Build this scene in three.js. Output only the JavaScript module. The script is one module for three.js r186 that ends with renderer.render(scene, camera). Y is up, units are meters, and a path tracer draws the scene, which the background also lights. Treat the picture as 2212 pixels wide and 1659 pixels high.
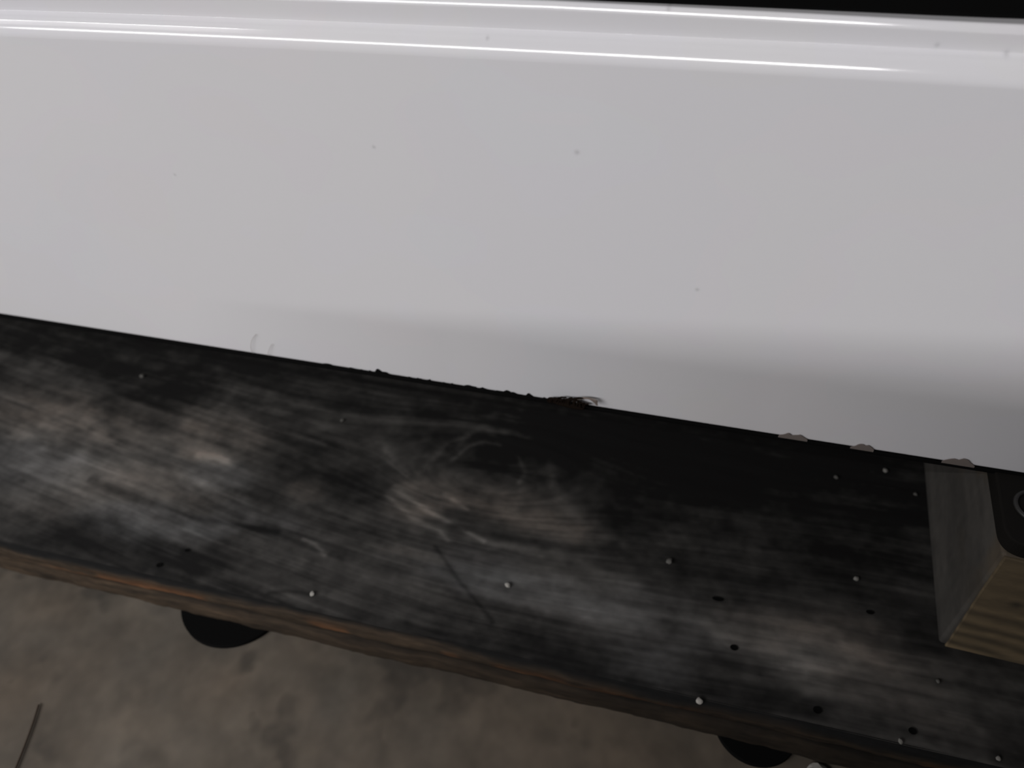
import * as THREE from 'three';
import { mergeGeometries } from 'three/addons/utils/BufferGeometryUtils.js';
import { RoundedBoxGeometry } from 'three/addons/geometries/RoundedBoxGeometry.js';
import { RectAreaLightUniformsLib } from 'three/addons/lights/RectAreaLightUniformsLib.js';

// ---------------------------------------------------------------- camera, lamps, exposure
const scene = new THREE.Scene();
scene.background = new THREE.Color(0x000000);
const camera = new THREE.PerspectiveCamera(53.07, 2212 / 1659, 0.02, 40);
camera.position.set(0.0705, 0.468, 0.1872);
camera.up.set(-0.143579, 0.70536, -0.694156);
camera.lookAt(0.0705 - 0.211142, 0.468 - 0.707107, 0.1872 - 0.674848);
camera.focus = 0.36;
camera.userData.fStop = 7.0;
const renderer = new THREE.WebGLRenderer({ antialias: true });
renderer.toneMapping = THREE.LinearToneMapping;
renderer.toneMappingExposure = 1.0;
renderer.shadowMap.enabled = true;
RectAreaLightUniformsLib.init();
const TUBE_RADIANCE = 432, TUBE_COLOUR = new THREE.Color(1.0, 0.985, 0.985);

// ---------------------------------------------------------------- helpers
let seed = 7;
const rnd = () => { seed = (seed * 1664525 + 1013904223) >>> 0; return seed / 4294967296; };
const hash = (x, y) => { let h = (Math.imul(x | 0, 374761393) + Math.imul(y | 0, 668265263)) | 0; h = Math.imul(h ^ (h >>> 13), 1274126177); return ((h ^ (h >>> 16)) >>> 0) / 4294967296; };
const sm = (t) => t * t * (3 - 2 * t);
function noise(x, y, px = 0, py = 0) {                    // value noise 0..1, periodic when px, py are given
  const xi = Math.floor(x), yi = Math.floor(y), fx = sm(x - xi), fy = sm(y - yi);
  const w = (a, p) => (p ? ((a % p) + p) % p : a);
  const a = hash(w(xi, px), w(yi, py)), b = hash(w(xi + 1, px), w(yi, py)), c = hash(w(xi, px), w(yi + 1, py)), d = hash(w(xi + 1, px), w(yi + 1, py));
  return a + (b - a) * fx + (c - a) * fy + (a - b - c + d) * fx * fy;
}
const fbm = (x, y, n = 4, px = 0, py = 0) => { let s = 0, a = 0.5, t = 0; for (let i = 0; i < n; i++) { s += a * noise(x + i * 17 * (px ? 0 : 1), y, px, py); t += a; a *= 0.5; x *= 2; y *= 2; px *= 2; py *= 2; } return s / t; };
const clamp = (v, a = 0, b = 1) => Math.min(b, Math.max(a, v));
const step = (a, b, v) => sm(clamp((v - a) / (b - a)));
const toLin = (v) => { v = clamp(v / 255); return v <= 0.04045 ? v / 12.92 : ((v + 0.055) / 1.055) ** 2.4; };
const toS = (v) => { v = clamp(v); return 255 * (v <= 0.0031308 ? 12.92 * v : 1.055 * v ** (1 / 2.4) - 0.055); };
function texture(w, h, f, srgb = true, repeat = false) {  // f(u, v) -> [r, g, b] 0..255
  const d = new Uint8Array(w * h * 4);
  for (let j = 0; j < h; j++) for (let i = 0; i < w; i++) {
    const c = f((i + 0.5) / w, (j + 0.5) / h), k = (j * w + i) * 4;
    d[k] = c[0]; d[k + 1] = c[1]; d[k + 2] = c[2]; d[k + 3] = 255;
  }
  const t = new THREE.DataTexture(d, w, h, THREE.RGBAFormat);
  t.magFilter = THREE.LinearFilter; t.minFilter = THREE.LinearFilter;
  if (srgb) t.colorSpace = THREE.SRGBColorSpace;
  if (repeat) t.wrapS = t.wrapT = THREE.RepeatWrapping;
  t.needsUpdate = true;
  return t;
}
const names = new Map();
const numbered = (n) => { const k = names.get(n) ?? 0; names.set(n, k + 1); return k ? `${n}_${String(k).padStart(3, '0')}` : n; };
function add(o, parent) { o.castShadow = o.receiveShadow = true; parent.add(o); return o; }
function part(name, geo, mat, parent) { const m = new THREE.Mesh(geo, mat); m.name = name; return add(m, parent); }
function tag(o, label, category, group) { o.userData = { label, category }; if (group) o.userData.group = group; return o; }
function thing(name, label, category, [x, y, z] = [0, 0, 0], turn = 0, group) {
  const g = new THREE.Group(); g.name = numbered(name); g.position.set(x, y, z); g.rotation.y = turn; scene.add(g);
  return tag(g, label, category, group);
}
function single(name, geo, mat, label, category, [x, y, z] = [0, 0, 0], group) { const m = part(numbered(name), geo, mat, scene); m.position.set(x, y, z); return tag(m, label, category, group); }
function struct(name, geo, mat, [x, y, z]) { const m = part(name, geo, mat, scene); m.position.set(x, y, z); m.userData = { kind: 'structure' }; return m; }
function loft(xs, prof, uv) {                              // sweeps a profile (list of [z, y]) along x; uv(x, z, y, s) with s the length along the profile
  const P = [], U = [], I = [], n = prof(xs[0]).length;
  for (const x of xs) { const p = prof(x); let s = 0; p.forEach(([z, y], i) => { if (i) s += Math.hypot(z - p[i - 1][0], y - p[i - 1][1]); P.push(x, y, z); U.push(...uv(x, z, y, s, i / (n - 1))); }); }
  for (let a = 0; a < xs.length - 1; a++) for (let b = 0; b < n - 1; b++) { const k = a * n + b; I.push(k, k + n, k + 1, k + 1, k + n, k + n + 1); }
  const g = new THREE.BufferGeometry();
  g.setAttribute('position', new THREE.Float32BufferAttribute(P, 3)); g.setAttribute('uv', new THREE.Float32BufferAttribute(U, 2)); g.setIndex(I);
  g.computeVertexNormals();
  return g;
}
const range = (a, b, n) => Array.from({ length: n + 1 }, (_, i) => a + (b - a) * i / n);
function tube(points, r, radial = 6, seg = 24) { return new THREE.TubeGeometry(new THREE.CatmullRomCurve3(points.map((p) => new THREE.Vector3(...p))), seg, r, radial); }
const std = (o) => new THREE.MeshStandardMaterial(o);
const K = 2.5;                                            // a horizontal surface that looks like level L has the base colour lin(L) * K in this light
const base = (r, g, b) => [toS(toLin(r) * K), toS(toLin(g) * K), toS(toLin(b) * K)];

// ---------------------------------------------------------------- the room: a closed garage
const concreteMap = texture(1024, 1024, (u, v) => {
  const a = fbm(u * 22, v * 22, 4, 22, 22), b = fbm(u * 52 + 5, v * 52, 3, 52, 52), c = fbm(u * 150, v * 150, 2, 150, 150), w = fbm(u * 14, v * 14 + 9, 3, 14, 14);
  const spots = step(0.5, 0.8, b) * step(0.35, 0.75, fbm(u * 30, v * 30 + 40, 2, 30, 30));
  const l = 59 + 20 * (a - 0.5) + 16 * (b - 0.5) + 9 * (c - 0.5) - 18 * spots;
  const warm = 1 + 0.10 * (w - 0.5);
  return base(l * 1.07 * warm, l * 0.962, l * 0.838 / warm);
}, true, true);
concreteMap.repeat.set(12, 8);
const concreteBump = texture(512, 512, (u, v) => { const l = 255 * fbm(u * 40, v * 40, 4, 40, 40); return [l, l, l]; }, false, true);
concreteBump.repeat.set(12, 8);
const concrete = std({ map: concreteMap, roughness: 0.85, bumpMap: concreteBump, bumpScale: 0.0008 });
const plaster = std({ color: new THREE.Color(0.12, 0.12, 0.12), roughness: 0.9 });
const ceilingPaint = std({ color: new THREE.Color(0.25, 0.25, 0.25), roughness: 0.9 });
struct('floor', new THREE.BoxGeometry(12, 0.1, 8), concrete, [-1, -0.05, 1.5]);
struct('ceiling', new THREE.BoxGeometry(12, 0.1, 8), ceilingPaint, [-1, 3.85, 1.5]);
struct('wall_back', new THREE.BoxGeometry(12, 3.8, 0.1), plaster, [-1, 1.9, -2.45]);
struct('wall_front', new THREE.BoxGeometry(12, 3.8, 0.1), plaster, [-1, 1.9, 5.45]);
struct('wall_left', new THREE.BoxGeometry(0.1, 3.8, 7.8), plaster, [-6.95, 1.9, 1.5]);
struct('wall_right', new THREE.BoxGeometry(0.1, 3.8, 7.8), plaster, [4.95, 1.9, 1.5]);

{ // unseen blocker added behind the camera, top rising rightwards, to shade the lower right
  const s = new THREE.Shape(); s.moveTo(0, 0); s.lineTo(4.99, 0); s.lineTo(4.99, 0.712); s.lineTo(1.0, 0.712); s.lineTo(0, 0.604); s.closePath();
  struct('added_shade_wall', new THREE.ExtrudeGeometry(s, { depth: 0.06, bevelEnabled: false }), plaster, [-0.07, 0, 0.45]);
}

// fluorescent tubes: the bright streaks along the white panel are their reflections
const housingMat = std({ color: new THREE.Color(0.7, 0.7, 0.7), roughness: 0.5 }), capMat = std({ color: new THREE.Color(0.5, 0.5, 0.52), roughness: 0.3, metalness: 0.8 });
const glow = std({ color: 0xffffff, emissive: new THREE.Color(1, 0.985, 0.985), emissiveIntensity: 6, roughness: 0.4 });
function tubeLight(x0, x1, y, z, pitch, label, group, power = 1) {
  const len = x1 - x0 - 0.03, t = thing('tube_light', label, 'lamp', [(x0 + x1) / 2, y, z], 0, group);
  t.rotation.x = pitch;
  const h = part('housing', new RoundedBoxGeometry(len + 0.02, 0.05, 0.07, 2, 0.008), housingMat, t); h.position.y = 0.05;
  const g = new THREE.CylinderGeometry(0.013, 0.013, len - 0.04, 16); g.rotateZ(Math.PI / 2); part('tube', g, glow, t);
  for (const s of [-1, 1]) { const c = new THREE.BoxGeometry(0.018, 0.05, 0.03); const e = part('end_cap', c, capMat, t); e.position.set(s * (len / 2 - 0.008), 0.012, 0); }
  const l = new THREE.RectAreaLight(TUBE_COLOUR, TUBE_RADIANCE * power, len - 0.04, 0.026);
  l.position.y = -0.0145; l.rotation.x = -Math.PI / 2; l.castShadow = true; t.add(l);
}
const ordinal = ['rightmost', 'second', 'third', 'fourth', 'fifth', 'sixth'];
ordinal.forEach((o, i) => tubeLight(-0.13 - 0.96 * i, 0.83 - 0.96 * i, 2.93, 3.58, THREE.MathUtils.degToRad(50), `${o} tube batten${i ? ' from the right' : ''} in the long row mirrored along the panel ridge`, 'fluorescent tubes of the long front row'));
tubeLight(-4.5, -2.95, 3.6, 2.75, THREE.MathUtils.degToRad(40), 'longer fluorescent tube batten of the far left pair nearer the panel', undefined, 0.45);
tubeLight(-6.1, -4.62, 3.6, 2.75, THREE.MathUtils.degToRad(40), 'last fluorescent tube batten at the far left end nearer the panel', undefined, 0.45);

// ---------------------------------------------------------------- dark plank
const KX = -0.052, KZ = -0.137;
const BLOBS = [[-0.401,-0.113,0.085,0.022,0.9,1],[-0.329,-0.09,0.083,0.028,0.8,0],[-0.257,-0.12,0.036,0.015,0.8,1],[-0.283,-0.138,0.051,0.011,0.5,1],[-0.39,-0.068,0.051,0.027,0.6,2],[-0.285,-0.065,0.062,0.018,0.6,1],[-0.275,-0.039,0.041,0.015,1.1,2],[-0.222,-0.047,0.018,0.006,0.8,2],[-0.212,-0.06,0.015,0.01,0.8,2],[-0.174,-0.061,0.016,0.01,0.5,2],[-0.173,-0.091,0.012,0.01,0.8,1],[-0.258,-0.101,0.018,0.005,0.9,1],[-0.238,-0.088,0.023,0.015,0.6,2],[-0.35,-0.038,0.036,0.014,0.4,1],[-0.09,-0.103,0.021,0.019,0.9,1],[-0.053,-0.077,0.042,0.005,0.3,0],[-0.03,-0.109,0.043,0.015,0.6,1],[0.002,-0.096,0.025,0.01,1,1],[-0.042,-0.106,0.02,0.011,0.5,1],[-0.078,-0.135,0.039,0.016,0.4,0],[-0.072,-0.173,0.033,0.008,0.35,0],[-0.079,-0.058,0.019,0.004,0.5,1],[-0.037,-0.055,0.037,0.013,0.5,2],[-0.014,-0.047,0.045,0.011,0.5,2],[0.044,-0.051,0.049,0.021,0.5,0],[0.003,-0.075,0.037,0.004,0.5,0],[-0.103,-0.037,0.042,0.019,0.35,0],[0.062,-0.099,0.018,0.009,0.2,0],[0.089,-0.018,0.013,0.012,0.8,2],[0.072,-0.048,0.044,0.018,0.45,2],[0.061,-0.013,0.019,0.011,0.5,2],[0.152,-0.046,0.038,0.017,0.8,0],[0.178,-0.063,0.028,0.013,0.8,1],[0.131,-0.055,0.029,0.012,0.5,1],[0.164,-0.032,0.015,0.011,0.7,0],[0.201,-0.035,0.033,0.014,0.5,1],[0.244,-0.04,0.032,0.016,0.4,0],[0.214,-0.052,0.024,0.008,0.4,1],[0.245,-0.018,0.027,0.01,0.25,1],[-0.48,-0.162,0.06,0.007,0.35,0],[-0.424,-0.162,0.072,0.008,0.3,0],[-0.403,-0.189,0.059,0.007,0.3,0],[-0.281,-0.169,0.061,0.006,0.4,0],[-0.226,-0.15,0.061,0.006,0.3,0],[-0.347,-0.166,0.055,0.011,-0.8,0],[-0.448,-0.192,0.101,0.009,-0.5,0],[-0.335,-0.148,0.027,0.006,-0.6,0],[-0.318,-0.006,0.059,0.008,-0.9,0],[-0.302,-0.025,0.041,0.01,-0.9,0],[-0.227,-0.02,0.031,0.009,-0.9,0],[-0.19,0.003,0.016,0.007,-0.8,0],[-0.141,-0.096,0.022,0.013,-0.9,1],[-0.171,-0.115,0.041,0.024,-0.5,0],[-0.051,-0.137,0.019,0.018,-0.8,0],[-0.02,-0.179,0.039,0.027,-0.8,0],[0.05,-0.163,0.059,0.033,-0.7,0],[0.049,-0.111,0.019,0.016,-0.7,0],[0.151,-0.164,0.091,0.044,-0.6,0],[-0.057,0.003,0.044,0.011,-0.8,0],[0.009,-0.012,0.05,0.011,-0.8,0],[0.038,-0.007,0.032,0.008,-0.7,0],[0.127,-0.026,0.023,0.011,-0.7,0],[0.103,-0.006,0.03,0.01,-0.7,0],[0.152,-0.005,0.034,0.008,-0.8,0],[0.039,-0.028,0.025,0.007,-0.5,0],[0.193,-0.125,0.033,0.028,-0.6,0],[0.168,-0.095,0.041,0.01,-0.4,0],[-0.15,0,0.051,0.009,-0.5,0],[-0.175,-0.024,0.067,0.006,-0.3,0],[-0.204,-0.078,0.022,0.011,-0.4,0],[0.096,-0.089,0.046,0.01,-0.3,0]];
// scratches and cracks: four points, half width in metres, strength
const LINES = [[[-0.113,-0.105],[-0.081,-0.091],[-0.051,-0.081],[-0.039,-0.077],0.0022,1],[[-0.332,-0.065],[-0.287,-0.056],[-0.239,-0.051],[-0.177,-0.053],0.0035,-0.9],[[-0.069,-0.066],[-0.047,-0.046],[-0.02,-0.025],[-0.018,-0.023],0.0018,-0.55],[[-0.157,-0.052],[-0.148,-0.05],[-0.141,-0.046],[-0.138,-0.044],0.0022,0.9],[[-0.076,-0.107],[-0.068,-0.104],[-0.06,-0.1],[-0.057,-0.099],0.002,0.8],[[-0.132,-0.137],[-0.121,-0.126],[-0.111,-0.12],[-0.108,-0.118],0.003,0.55],[[-0.266,-0.102],[-0.258,-0.101],[-0.251,-0.102],[-0.243,-0.103],0.003,1],[[-0.28,-0.146],[-0.253,-0.142],[-0.219,-0.137],[-0.178,-0.132],0.003,0.6],[[-0.084,-0.178],[-0.058,-0.188],[-0.031,-0.182],[-0.018,-0.171],0.004,0.35],[[-0.08,-0.153],[-0.074,-0.168],[-0.065,-0.174],[-0.05,-0.159],0.004,0.4],[[-0.097,-0.128],[-0.088,-0.152],[-0.07,-0.168],[-0.05,-0.171],0.004,0.5],[[-0.05,-0.171],[-0.03,-0.168],[-0.012,-0.152],[-0.004,-0.132],0.004,0.4],[[-0.08,-0.138],[-0.072,-0.153],[-0.062,-0.16],[-0.05,-0.158],0.0025,0.6],[[-0.045,-0.158],[-0.034,-0.15],[-0.026,-0.138],[-0.028,-0.128],0.0025,0.5],[[-0.004,-0.132],[0.006,-0.116],[0.03,-0.1],[0.06,-0.09],0.005,0.35],[[-0.115,-0.098],[-0.09,-0.083],[-0.07,-0.078],[-0.062,-0.072],0.0022,0.6],[[-0.161,-0.01],[-0.15,-0.014],[-0.141,-0.015],[-0.135,-0.015],0.0015,-0.6]];
const PX0 = -0.62, PX1 = 0.42, PZ0 = -0.24;
function segDist(x, z, a, b) { const dx = b[0] - a[0], dz = b[1] - a[1], t = clamp(((x - a[0]) * dx + (z - a[1]) * dz) / (dx * dx + dz * dz)); return Math.hypot(x - a[0] - t * dx, z - a[1] - t * dz); }
const tilt = (x) => 0.13 * 0.05 * Math.log(1 + Math.exp((x + 0.1) / 0.05)) * 0.1 - 0.13 * 0.05 * Math.log(1 + Math.exp(-(x + 0.1) / 0.05));
const plankMap = texture(2048, 480, (u, v) => {
  const x = PX0 + u * (PX1 - PX0), z = PZ0 + v * (0 - PZ0);
  const d = (x - KX) / 0.075, e = (z - KZ) / 0.034, r2 = d * d + e * e;
  const psi = z - 0.034 * e / (r2 + 0.35) + 0.012 * (fbm(x * 5, z * 8, 3) - 0.5) - tilt(x);   // fibre lines that run round the knot
  const f1 = fbm(x * 7, psi * 150, 4), f2 = fbm(x * 18 + 40, psi * 420, 3), cloud = fbm(x * 22 + 9, z * 30, 4), fine = fbm(x * 160, z * 190, 3);
  let l = 33 + 26 * (f1 - 0.5) + 16 * (f2 - 0.5) + 18 * (cloud - 0.5) + 16 * (fine - 0.5) + 16 * (fbm(x * 70 + 11, z * 90, 3) - 0.5) - 17 * step(-0.12, -0.2, z + 0.07 * (cloud - 0.5) + 0.04 * (f1 - 0.5)) - 5 * step(0.02, 0.1, x) * step(-0.03, -0.09, z), w = 0;  // darker under the panel: stain and the shade there, both put into the colour
  const wx = x + 0.013 * (fbm(x * 50, z * 60, 3) - 0.5), wz = z + 0.010 * (fbm(x * 50 + 70, z * 70, 3) - 0.5);
  const texture1 = 0.3 + 1.0 * fbm(x * 48 + 3, psi * 130, 4) + 0.5 * (fbm(x * 90, z * 110, 3) - 0.5);
  for (const [bx, bz, rx, rz, a, t] of BLOBS) {
    const q = ((wx - bx) / rx) ** 2 + ((wz - bz) / rz) ** 2;
    if (q > 5) continue;
    const k = Math.exp(-q * q * 0.45) * a * (a > 0 ? texture1 : 1);
    l += k * (a > 0 ? 24 : 15);
    if (a > 0) w += k * (t === 1 ? 1 : t === 2 ? -1 : 0);
  }
  for (const [a, b, c, g, hw, s] of LINES) {
    const dd = Math.min(segDist(x, z, a, b), segDist(x, z, b, c), segDist(x, z, c, g));
    if (dd < hw * 3) l += 27 * s * Math.exp(-((dd / (hw * (0.5 + 0.8 * cloud))) ** 2)) * (s < 0 ? 0.85 : clamp(2.2 * f2 + fine - 0.55));
  }
  l = clamp(l, 11, 92); w = clamp(w, -1, 1);
  return base(l * (1.03 + 0.035 * w), l * (1 - 0.01 * Math.abs(w)), l * (0.965 - 0.04 * Math.max(-0.4, w)));
});
const plankBump = texture(1024, 240, (u, v) => {
  const x = PX0 + u * (PX1 - PX0), z = PZ0 + v * (0 - PZ0), d = (x - KX) / 0.075, e = (z - KZ) / 0.034, r2 = d * d + e * e;
  const psi = z - 0.034 * e / (r2 + 0.35) - tilt(x), l = 255 * clamp(0.5 + 0.9 * (fbm(x * 9, psi * 160, 4) - 0.5));
  return [l, l, l];
}, false);
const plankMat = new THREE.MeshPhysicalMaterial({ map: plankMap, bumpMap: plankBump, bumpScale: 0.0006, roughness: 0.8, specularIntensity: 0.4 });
const edgeMap = texture(2048, 96, (u, v) => {              // v runs from the top arris down to the underside
  const x = PX0 + u * (PX1 - PX0), wob = 0.08 * (fbm(x * 14, 3, 3) - 0.5), y = v + wob;
  const streak = fbm(x * 30, y * 14, 4), grain = fbm(x * 120, y * 30 + 7, 3), chip = step(0.48, 0.66, fbm(x * 26 + 5, y * 4 + 2, 3));
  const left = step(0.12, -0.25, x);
  const paint = 1 - step(0.06, 0.2, y + 0.2 * (fbm(x * 18 + 2, 8, 3) - 0.5));
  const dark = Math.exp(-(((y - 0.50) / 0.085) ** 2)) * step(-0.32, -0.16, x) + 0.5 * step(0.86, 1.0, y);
  const o = chip * Math.exp(-(((y - 0.33) / 0.12) ** 2));
  let r = 40 + 32 * (streak - 0.5) + 18 * (grain - 0.5), g = r * 0.82, b = r * 0.64;
  r += 30 * o; g += 14 * o; b += 5 * o;
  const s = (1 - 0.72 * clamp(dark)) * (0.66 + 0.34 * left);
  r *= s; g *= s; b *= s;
  const p = 10 + 8 * (grain - 0.5);
  return base(r + (p - r) * paint, g + (p - g) * paint, b + (p - b) * paint);
});
const edgeMat = new THREE.MeshPhysicalMaterial({ map: edgeMap, roughness: 0.85, specularIntensity: 0.4 });
const plank = thing('plank', 'wide blackened timber plank with a knot and a worn brown split front edge', 'plank');
{
  const xs = range(PX0, PX1, 260), lift = (x, z) => 0.0005 * (fbm(x * 20, z * 50, 3) - 0.5);
  const uv = (x, z) => [(x - PX0) / (PX1 - PX0), (z - PZ0) / -PZ0];
  const top = loft(xs, (x) => range(-0.0045, PZ0, 70).map((z) => [z, 0.040 + lift(x, z)]), uv);
  const rest = loft([PX0, PX1], () => [[PZ0, 0.040], [PZ0, 0.0045], [-0.006, 0.0045]], uv);
  const core = new THREE.BoxGeometry(PX1 - PX0, 0.0345, -PZ0 - 0.008); core.translate((PX0 + PX1) / 2, 0.0221, PZ0 / 2 - 0.0038);
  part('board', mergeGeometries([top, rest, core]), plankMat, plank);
  const shape = [[-0.0052, 0.0400], [-0.0028, 0.0394], [-0.0010, 0.0376], [0, 0.0350], [0.0002, 0.0315], [-0.0006, 0.0285], [-0.0045, 0.0262], [-0.0050, 0.0240], [-0.0008, 0.0215], [0.0008, 0.0180], [0.0010, 0.0130], [0.0006, 0.0085], [-0.0008, 0.0055], [-0.0060, 0.0045]];
  const edge = loft(range(PX0, PX1, 700), (x) => {
    const open = step(-0.34, -0.15, x) * (0.5 + fbm(x * 9, 4, 2)), wander = 0.006 * (fbm(x * 11, 1, 3) - 0.5);
    return shape.map(([z, y], i) => {
      const inner = i > 0 && i < 13, rough = inner ? 0.0034 * (fbm(x * 28, i * 0.45, 4) - 0.5) + 0.0012 * (fbm(x * 150, i * 1.7, 2) - 0.5) : 0;
      const cut = i === 6 || i === 7 ? (z + 0.0006) * open : z;
      return [cut + rough, inner ? y + (i > 3 && i < 10 ? wander : 0) + (i === 1 || i === 2 ? 0.0016 * (fbm(x * 40, 20 + i, 3) - 0.5) : 0) : y];
    });
  }, (x, z, y, s, t) => [(x - PX0) / (PX1 - PX0), t]);
  part('worn_edge', edge, edgeMat, plank);
  const hole = new THREE.MeshPhysicalMaterial({ color: new THREE.Color(0.004, 0.004, 0.004), roughness: 1, specularIntensity: 0.1 });
  for (const [x, z, r, ry] of [[0.1113, -0.0679, 0.0042, 0.4], [0.1225, -0.0387, 0.0028, 0.8], [0.1678, -0.0127, 0.0028, 0.9], [0.2157, -0.0128, 0.0026, 0.9], [-0.2414, -0.012, 0.0026, 0.8], [-0.2294, -0.0262, 0.0022, 0.6], [0.1985, -0.079, 0.0028, 0.6]]) {
    const g = new THREE.RingGeometry(r * 0.25, r, 14, 2); g.rotateX(-Math.PI / 2);
    const p = g.attributes.position;
    for (let i = 0; i < p.count; i++) { const q = Math.hypot(p.getX(i), p.getZ(i)) / r; p.setY(i, -0.0003 * (1 - q)); }
    const disc = new THREE.CircleGeometry(r * 0.27, 10); disc.rotateX(-Math.PI / 2); disc.translate(0, -0.00022, 0);
    const h = part('nail_hole', mergeGeometries([g, disc]), hole, plank);
    h.position.set(x, 0.0408, z); h.scale.set(0.8, 1, 0.8 * ry); h.geometry.computeVertexNormals();
  }
}

// black rubber pucks that carry the plank, half hidden under its front edge
const rubber = new THREE.MeshPhysicalMaterial({ color: new THREE.Color(0.005, 0.005, 0.005), roughness: 1, specularIntensity: 0.12 });
{
  const puck = (r) => new THREE.LatheGeometry([[0, 0], [r - 0.0006, 0], [r, 0.0006], [r, 0.0036], [r - 0.0006, 0.0042], [0, 0.0042]].map((p) => new THREE.Vector2(...p)), 64);
  single('rubber_puck', puck(0.038), rubber, 'black round rubber pad peeking out below the left part of the plank', 'pad', [-0.2015, 0, -0.0215]);
  single('rubber_puck', puck(0.024), rubber, 'small black rubber pad under the plank at the bottom edge of the picture', 'pad', [0.142, 0, -0.0145]);
}

// ---------------------------------------------------------------- timber block on the plank, rubber pad on the block
const sideMap = texture(256, 256, (u, v) => {
  const n = fbm(u * 4, v * 9, 4), m = fbm(u * 30, v * 14 + 5, 3), warm = step(0.3, 0.95, v) * step(0.35, 0.6, fbm(u * 5 + 8, v * 4, 3));
  const l = 45 + 20 * (n - 0.5) + 10 * (m - 0.5);
  return base(l * (1.03 + 0.09 * warm), l * (0.985 + 0.01 * warm), l * (0.93 - 0.1 * warm));
});
const frontMap = texture(256, 256, (u, v) => {
  const rings = Math.sin((v * 7.5 + 0.35 * u + 0.9 * fbm(u * 2, v * 3, 3)) * Math.PI * 2), n = fbm(u * 14, v * 40, 3);
  const d = Math.hypot((u - 0.22) / 0.035, (v - 0.60) / 0.03), pit = Math.exp(-d * d);
  const low = step(0.62, 0.4, v), l = 58 + (2 + 9 * low) * rings + 12 * (n - 0.5) - 26 * pit + 10 * step(0.07, 0.03, v);  // pale strip along the bottom: the lit edge put into the colour
  return base(l * 1.06, l * 0.91, l * 0.68);
});
const block = thing('timber_block', 'short square timber block with a sawn yellow end standing on the black plank', 'block', [0.2345, 0.0402, -0.0672], -0.045);
{
  const W = 0.089, H = 0.0925, D = 0.165, b = 0.0022;
  const body = new RoundedBoxGeometry(W, H, D, 3, b); body.translate(W / 2, H / 2, -D / 2 - 0.0006);
  { const p = body.attributes.position, q = body.attributes.uv; for (let i = 0; i < p.count; i++) q.setXY(i, clamp((-p.getZ(i)) / D), clamp(p.getY(i) / H)); }
  part('block_body', body, std({ map: sideMap, roughness: 0.85 }), block);
  const s = new THREE.Shape(), c = 0.0016; s.moveTo(0.0042, c * 0.4); s.lineTo(W - c, c * 0.4); s.lineTo(W - c, H - c); s.lineTo(c, H - c); s.lineTo(0.0022, H * 0.62); s.lineTo(0.0034, H * 0.3); s.closePath();
  const end = new THREE.ExtrudeGeometry(s, { depth: 0.0008, bevelEnabled: true, bevelThickness: 0.0006, bevelSize: 0.0006, bevelSegments: 2 }); end.translate(0, 0, -0.0008);
  { const p = end.attributes.position, q = end.attributes.uv; for (let i = 0; i < p.count; i++) q.setXY(i, clamp(p.getX(i) / W), clamp(p.getY(i) / H)); }
  part('sawn_end', end, std({ map: frontMap, roughness: 0.8 }), block);
}
const pad = thing('rubber_mount', 'black rubber mount with rounded corner on top of the timber block', 'mount', [0.2325, 0.1327, -0.0675], -0.045);
{
  const r = 0.012, W = 0.084, D = 0.155, s = new THREE.Shape();
  s.moveTo(r, 0); s.lineTo(W - r, 0); s.quadraticCurveTo(W, 0, W, r); s.lineTo(W, D - r); s.quadraticCurveTo(W, D, W - r, D); s.lineTo(r, D); s.quadraticCurveTo(0, D, 0, D - r); s.lineTo(0, r); s.quadraticCurveTo(0, 0, r, 0);
  const g = new THREE.ExtrudeGeometry(s, { depth: 0.0075, bevelEnabled: true, bevelThickness: 0.0012, bevelSize: 0.0012, bevelOffset: -0.0012, bevelSegments: 3, curveSegments: 10 });
  g.rotateX(-Math.PI / 2); g.translate(0, 0.0012, 0);
  part('pad', g, new THREE.MeshPhysicalMaterial({ color: new THREE.Color(0.009, 0.008, 0.007), roughness: 0.9, specularIntensity: 0.3 }), pad);
  const ring = new THREE.TorusGeometry(0.0095, 0.0012, 10, 40); ring.rotateX(Math.PI / 2);
  const m = part('washer_ring', ring, std({ color: new THREE.Color(0.022, 0.021, 0.02), roughness: 0.5 }), pad); m.position.set(0.0165, 0.0102, -0.0255);
  m.userData.label = 'dull grey ring';
}

// ---------------------------------------------------------------- white panel
const FZ = -0.113;
const SPECKS = [[0.013, 0.302, 0.0013], [-0.083, 0.296, 0.001], [0.072, 0.236, 0.0011], [0.046, 0.3595, 0.001], [0.165, 0.350, 0.001], [0.193, 0.318, 0.0012], [-0.025, 0.347, 0.0008], [0.142, 0.3515, 0.0009], [0.211, 0.262, 0.0012], [-0.2, 0.27, 0.0008]];
const whiteMap = texture(2048, 400, (u, v) => {
  const x = -0.8 + 1.4 * u, y = 0.14 + 0.235 * v;
  const n = fbm(x * 6, y * 8, 4), t = fbm(x * 9 + 50, y * 10, 3);
  let l = 0.80 + 0.04 * (n - 0.5), warm = 0.03 * (t - 0.5);
  for (const [a, b, r] of SPECKS) { const q = ((x - a) ** 2 + (y - b) ** 2) / (r * r); if (q < 9) l *= 1 - 0.24 * Math.exp(-q * 1.6); }
  return [toS(l * (1 + warm)), toS(l * (0.988 + 0.2 * warm)), toS(l * (1.022 - warm))];
});
const white = new THREE.MeshPhysicalMaterial({ map: whiteMap, roughness: 0.11, ior: 1.5 });
const bulge = (x) => -0.0035 + 0.006 * (x + 0.39) - 0.000;     // the face stands very slightly askew to the plank
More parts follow.
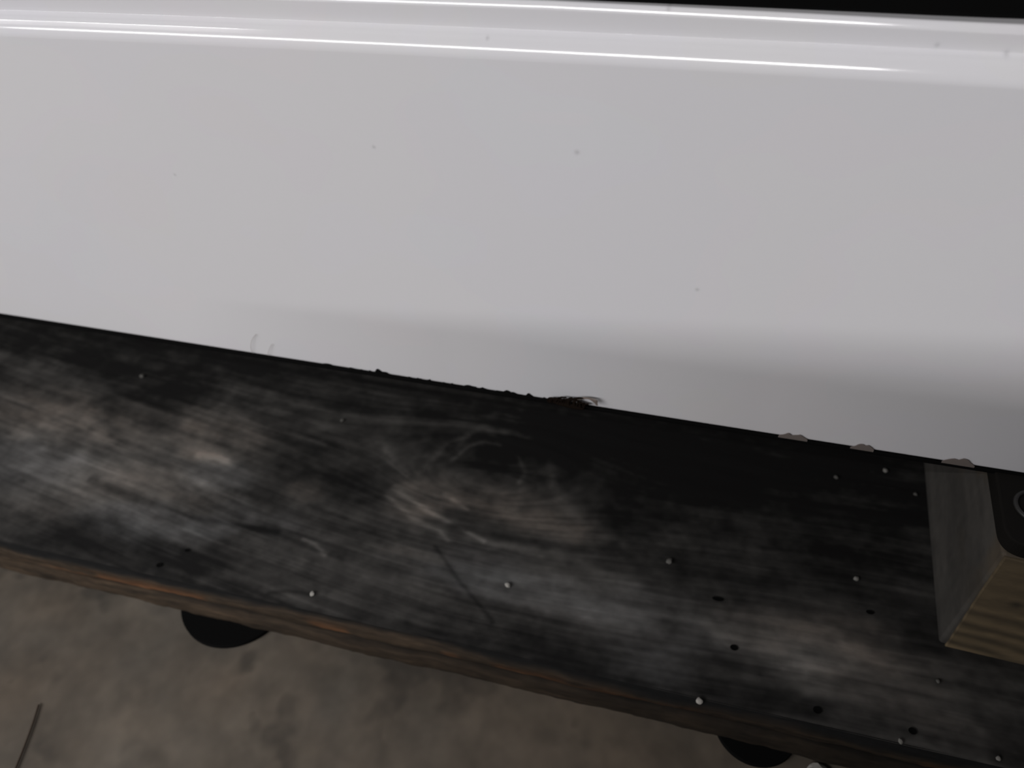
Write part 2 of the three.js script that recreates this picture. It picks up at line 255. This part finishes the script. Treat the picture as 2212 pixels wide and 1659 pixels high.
function profile(x) {                                        // [z, y] from the lower return up the face, over both ridges and down behind
  const out = [], z0 = FZ + bulge(x);
  let u = 0.02, y = 0.1432, h = Math.PI;                     // heading: pi = forwards (towards smaller depth u)
  const go = (len, n) => { for (let i = 0; i < n; i++) { u += Math.cos(h) * len / n; y += Math.sin(h) * len / n; out.push([z0 - u, y]); } };
  const turn = (deg, r, n) => { const a = THREE.MathUtils.degToRad(deg) / n; for (let i = 0; i < n; i++) { h += a / 2; const c = Math.abs(a) * r; u += Math.cos(h) * c; y += Math.sin(h) * c; h += a / 2; out.push([z0 - u, y]); } };
  out.push([z0 - u, y]);
  go(0.018, 2); turn(-90, 0.002, 6);
  go(0.1943 + 0.007 * (x + 0.03) - 0.02 * (x + 0.03) ** 2, 30);
  turn(-22, 0.006, 10); turn(-12, 0.018, 12); go(0.0016, 2); turn(-28, 0.006, 14); go(0.0022, 2); turn(64, 0.0003, 4); go(0.0076 - 0.012 * clamp(x, 0, 0.15), 3); turn(-26, 0.0012, 8); turn(-8, 0.0143, 8); turn(-68, 0.0015, 14); go(0.0015 + 0.04 * clamp(x + 0.03, 0, 0.4), 2); turn(-80, 0.003, 10); go(0.012, 2);
  return out;
}
const cabinet = thing('white_cabinet', 'glossy white enamelled metal cabinet front with a ridged top edge above the plank', 'cabinet');
{
  const g = loft(range(-0.8, 0.6, 70), profile, (x, z, y) => [(x + 0.8) / 1.4, (y - 0.14) / 0.235]);
  part('front_panel', g, white, cabinet);
  const body = new THREE.BoxGeometry(1.396, 0.195, 0.40); body.translate(-0.1, 0.2445, -0.345);
  part('carcass', body, std({ color: new THREE.Color(0.7, 0.7, 0.7), roughness: 0.5 }), cabinet);
  const top = new RoundedBoxGeometry(1.39, 0.012, 0.39, 2, 0.003); top.translate(-0.1, 0.3465, -0.3435);
  part('top_panel', top, new THREE.MeshPhysicalMaterial({ color: new THREE.Color(0.004, 0.004, 0.004), roughness: 1, specularIntensity: 0.1 }), cabinet).userData.label = 'black top';
  const bumps = (x) => { const on = step(-0.16, -0.135, x) * step(0.035, 0.0, x); return on * (0.0022 * step(0.45, 0.8, fbm(x * 160, 2, 3)) + 0.0012 * step(0.5, 0.8, noise(x * 420, 9))) + 0.0018 * Math.exp(-(((x + 0.108) / 0.004) ** 2)); };
  const seal = loft(range(-0.795, 0.595, 1400), (x) => { const z = FZ + bulge(x), t = 0.1437 + bumps(x); return [[z - 0.012, 0.1431], [z - 0.012, 0.1405], [z + 0.0002, 0.1405], [z + 0.0008, 0.1412], [z + 0.0008, t - 0.0004], [z + 0.0004, t], [z + 0.0001, t]]; }, (x, z, y, s) => [x, s]);
  part('bottom_seal', seal, rubber, cabinet).userData.label = 'frayed black seal along the lower edge';
}

// ---------------------------------------------------------------- lint, shreds and hairs on the lower edge of the panel
const lintMat = new THREE.MeshPhysicalMaterial({ color: new THREE.Color(0.012, 0.008, 0.006), roughness: 1, specularIntensity: 0.1 }), paleLint = new THREE.MeshPhysicalMaterial({ color: new THREE.Color(0.36, 0.29, 0.25), roughness: 1, transmission: 0.35, thickness: 0 });
const lint = thing('lint_tuft', 'brown tuft of lint curling up from the lower edge of the white panel', 'lint', [0.0, 0.1486, FZ + 0.0022]);
{
  const dark = [], pale = [];
  for (let i = 0; i < 46; i++) { const a = -0.002 + 0.022 * rnd(), k = Math.exp(-(((a - 0.009) / 0.008) ** 2)), hgt = 0.0005 + 0.0035 * k * rnd(); dark.push(tube([[a, -0.0025, 0.001 * rnd()], [a + 0.002 * (rnd() - 0.5), hgt * 0.6, 0.0012 * rnd()], [a + 0.003 * rnd(), hgt, 0.0015 * rnd()]], 0.00035 + 0.0003 * rnd(), 5, 6)); }
  const lump = new THREE.SphereGeometry(1, 20, 12); lump.scale(0.0105, 0.0018, 0.0012); lump.rotateZ(-0.16); lump.translate(0.0095, -0.0032, 0.0001); dark.push(lump);
  for (let i = 0; i < 22; i++) { const j = () => 0.0012 * (rnd() - 0.5); dark.push(tube([[0.009 + j(), 0, 0.0005], [0.0125 + j(), 0.003 + j(), 0.0012 + j() * 0.5], [0.0165 + j(), 0.0052 + j(), 0.0014], [0.0195 + j(), 0.0056 + j(), 0.0012]], 0.00022, 5, 10)); }
  for (let i = 0; i < 7; i++) { const j = () => 0.0006 * (rnd() - 0.5); dark.push(tube([[0.0062 + j(), 0, 0], [0.006 + j(), 0.002, 0.0008], [0.0065 + j() * 2, 0.0035 + j(), 0.0008]], 0.00018, 4, 6)); }
  part('dark_fibres', mergeGeometries(dark), lintMat, lint);
  for (let i = 0; i < 60; i++) { const j = () => 0.002 * (rnd() - 0.5), f = rnd(); pale.push(tube([[0.0165 + j(), 0.0045 + j(), 0.001], [0.021 + j(), 0.0062 + j() * 0.6, 0.0014], [0.0255 + j(), 0.0055 - 0.002 * f + j() * 0.6, 0.001], [0.0268 + j() * 0.6, 0.004 - 0.0035 * f, 0.0006]], 0.00014, 4, 8)); }
  part('pale_fibres', mergeGeometries(pale), paleLint, lint);
}
const shredMat = new THREE.MeshPhysicalMaterial({ color: new THREE.Color(0.31, 0.26, 0.235), roughness: 0.9, transmission: 0.5, thickness: 0 });
[[0.134, 0.0075, 0.0030, 'leftmost of the three translucent brownish shreds on the panel edge left of the block'], [0.1693, 0.0058, 0.0030, 'middle one of three translucent brownish shreds on the panel edge'], [0.2163, 0.0078, 0.0036, 'translucent brownish shred on the panel edge directly above the timber block']].forEach(([x, w, h, label], k) => {
  const s = new THREE.Shape(); s.moveTo(-w, 0.0004);
  for (let i = 0; i <= 16; i++) { const t = i / 16; s.lineTo(-w + 2 * w * t, 1.45 * h * Math.pow(Math.sin(Math.PI * (0.04 + 0.92 * t)), 0.45) * (0.72 + 0.5 * noise(t * 7 + k * 9, 3))); }
  s.lineTo(w, 0.0004); s.closePath();
  const g = new THREE.ExtrudeGeometry(s, { depth: 0.0003, bevelEnabled: false });
  single('shred', g, shredMat, label, 'shred', [x, 0.1432, FZ + bulge(x) + 0.0009]).rotation.z = -0.01;
});
const hairMat = std({ color: new THREE.Color(0.38, 0.34, 0.32), roughness: 1 });
single('hair', tube([[0, 0, 0], [0.001, 0.006, 0.001], [0.004, 0.013, 0.0008], [0.008, 0.018, 0.0004]], 0.00012, 5, 16), hairMat, 'left one of two fine hairs on the lower left panel edge', 'hair', [-0.1945, 0.1445, FZ + 0.0006 + bulge(-0.19)]);
single('hair', tube([[0, 0, 0], [0.0016, 0.004, 0.001], [0.004, 0.0085, 0.0006], [0.0062, 0.0115, 0.0004]], 0.00012, 5, 16), hairMat, 'right one of two fine hairs on the lower left panel edge', 'hair', [-0.1835, 0.1445, FZ + 0.0006 + bulge(-0.18)]);

// ---------------------------------------------------------------- crumbs and grit
const crumbMats = [0.42, 0.22, 0.12].map((l) => std({ color: new THREE.Color(l, l * 0.96, l * 0.88), roughness: 0.8 }));
function crumbGeo(k) { const g = new THREE.IcosahedronGeometry(1, 2), p = g.attributes.position; for (let i = 0; i < p.count; i++) { const v = new THREE.Vector3().fromBufferAttribute(p, i), q = 0.78 + 0.5 * noise(v.x * 2.1 + k * 7 + 20, v.y * 2.1 + v.z * 1.3 + 20); p.setXYZ(i, v.x * q, v.y * q * 0.7, v.z * q); } g.computeVertexNormals(); return g; }
const crumbGeos = [crumbGeo(1), crumbGeo(2), crumbGeo(3)];
const TOP = 0.0402;
[[-0.1333, -0.0151, 0.0020, 0, 'bright white crumb on the plank above the right end of the large rubber pad'],
 [-0.0151, -0.0481, 0.0024, 0, 'pale oval crumb in the middle of the plank below the knot'],
 [0.2149, -0.1909, 0.0022, 1, 'grey crumb close under the white panel left of the timber block'],
 [0.1826, -0.1781, 0.0019, 2, 'faint grey crumb under the panel edge below the middle shred'],
 [0.1917, -0.1002, 0.0020, 1, 'grey crumb on the dark wood left of the middle of the timber block'],
 [0.1058, -0.0026, 0.0024, 0, 'yellowish white crumb on the worn front edge of the plank'],
 [-0.3574, -0.1672, 0.0022, 2, 'dim grey crumb at the far left of the plank near the panel'],
 [-0.174, -0.1562, 0.0018, 2, 'dim grey crumb on the plank upper left of the knot'],
 [0.2325, -0.1746, 0.0016, 2, 'tiny grey crumb touching the foot of the timber block'],
 [0.080, -0.0872, 0.0026, 2, 'flat dull grey flake right of the knot'],
 [0.209, -0.0055, 0.0018, 1, 'small crumb near the front edge at the lower right of the plank'],
 [0.2561, -0.0082, 0.0017, 1, 'small crumb in the lower right corner of the picture'],
 [0.2316, -0.044, 0.0015, 2, 'tiny grey crumb in front of the timber block']].forEach(([x, z, r, m, label], k) => {
  const c = single('crumb', crumbGeos[k % 3], crumbMats[m], label, 'crumb', [x, TOP + r * 0.55, z]);
  c.scale.setScalar(r * 0.72); c.rotation.y = k * 1.3;
});
{ const c = single('crumb', crumbGeos[1], crumbMats[0], 'pale chip lying on the concrete at the bottom edge beside the small pad', 'crumb', [0.176, 0.0022, 0.0045]); c.scale.set(0.007, 0.003, 0.004); }
single('twig', tube([[-0.2885, 0.0012, 0.076], [-0.2845, 0.0012, 0.086], [-0.2795, 0.0012, 0.101], [-0.2735, 0.0012, 0.122]], 0.0006, 7, 24), std({ color: new THREE.Color(0.06, 0.042, 0.029), roughness: 0.9 }), 'thin dark brown twig on the concrete in the lower left corner', 'twig');

renderer.render(scene, camera);
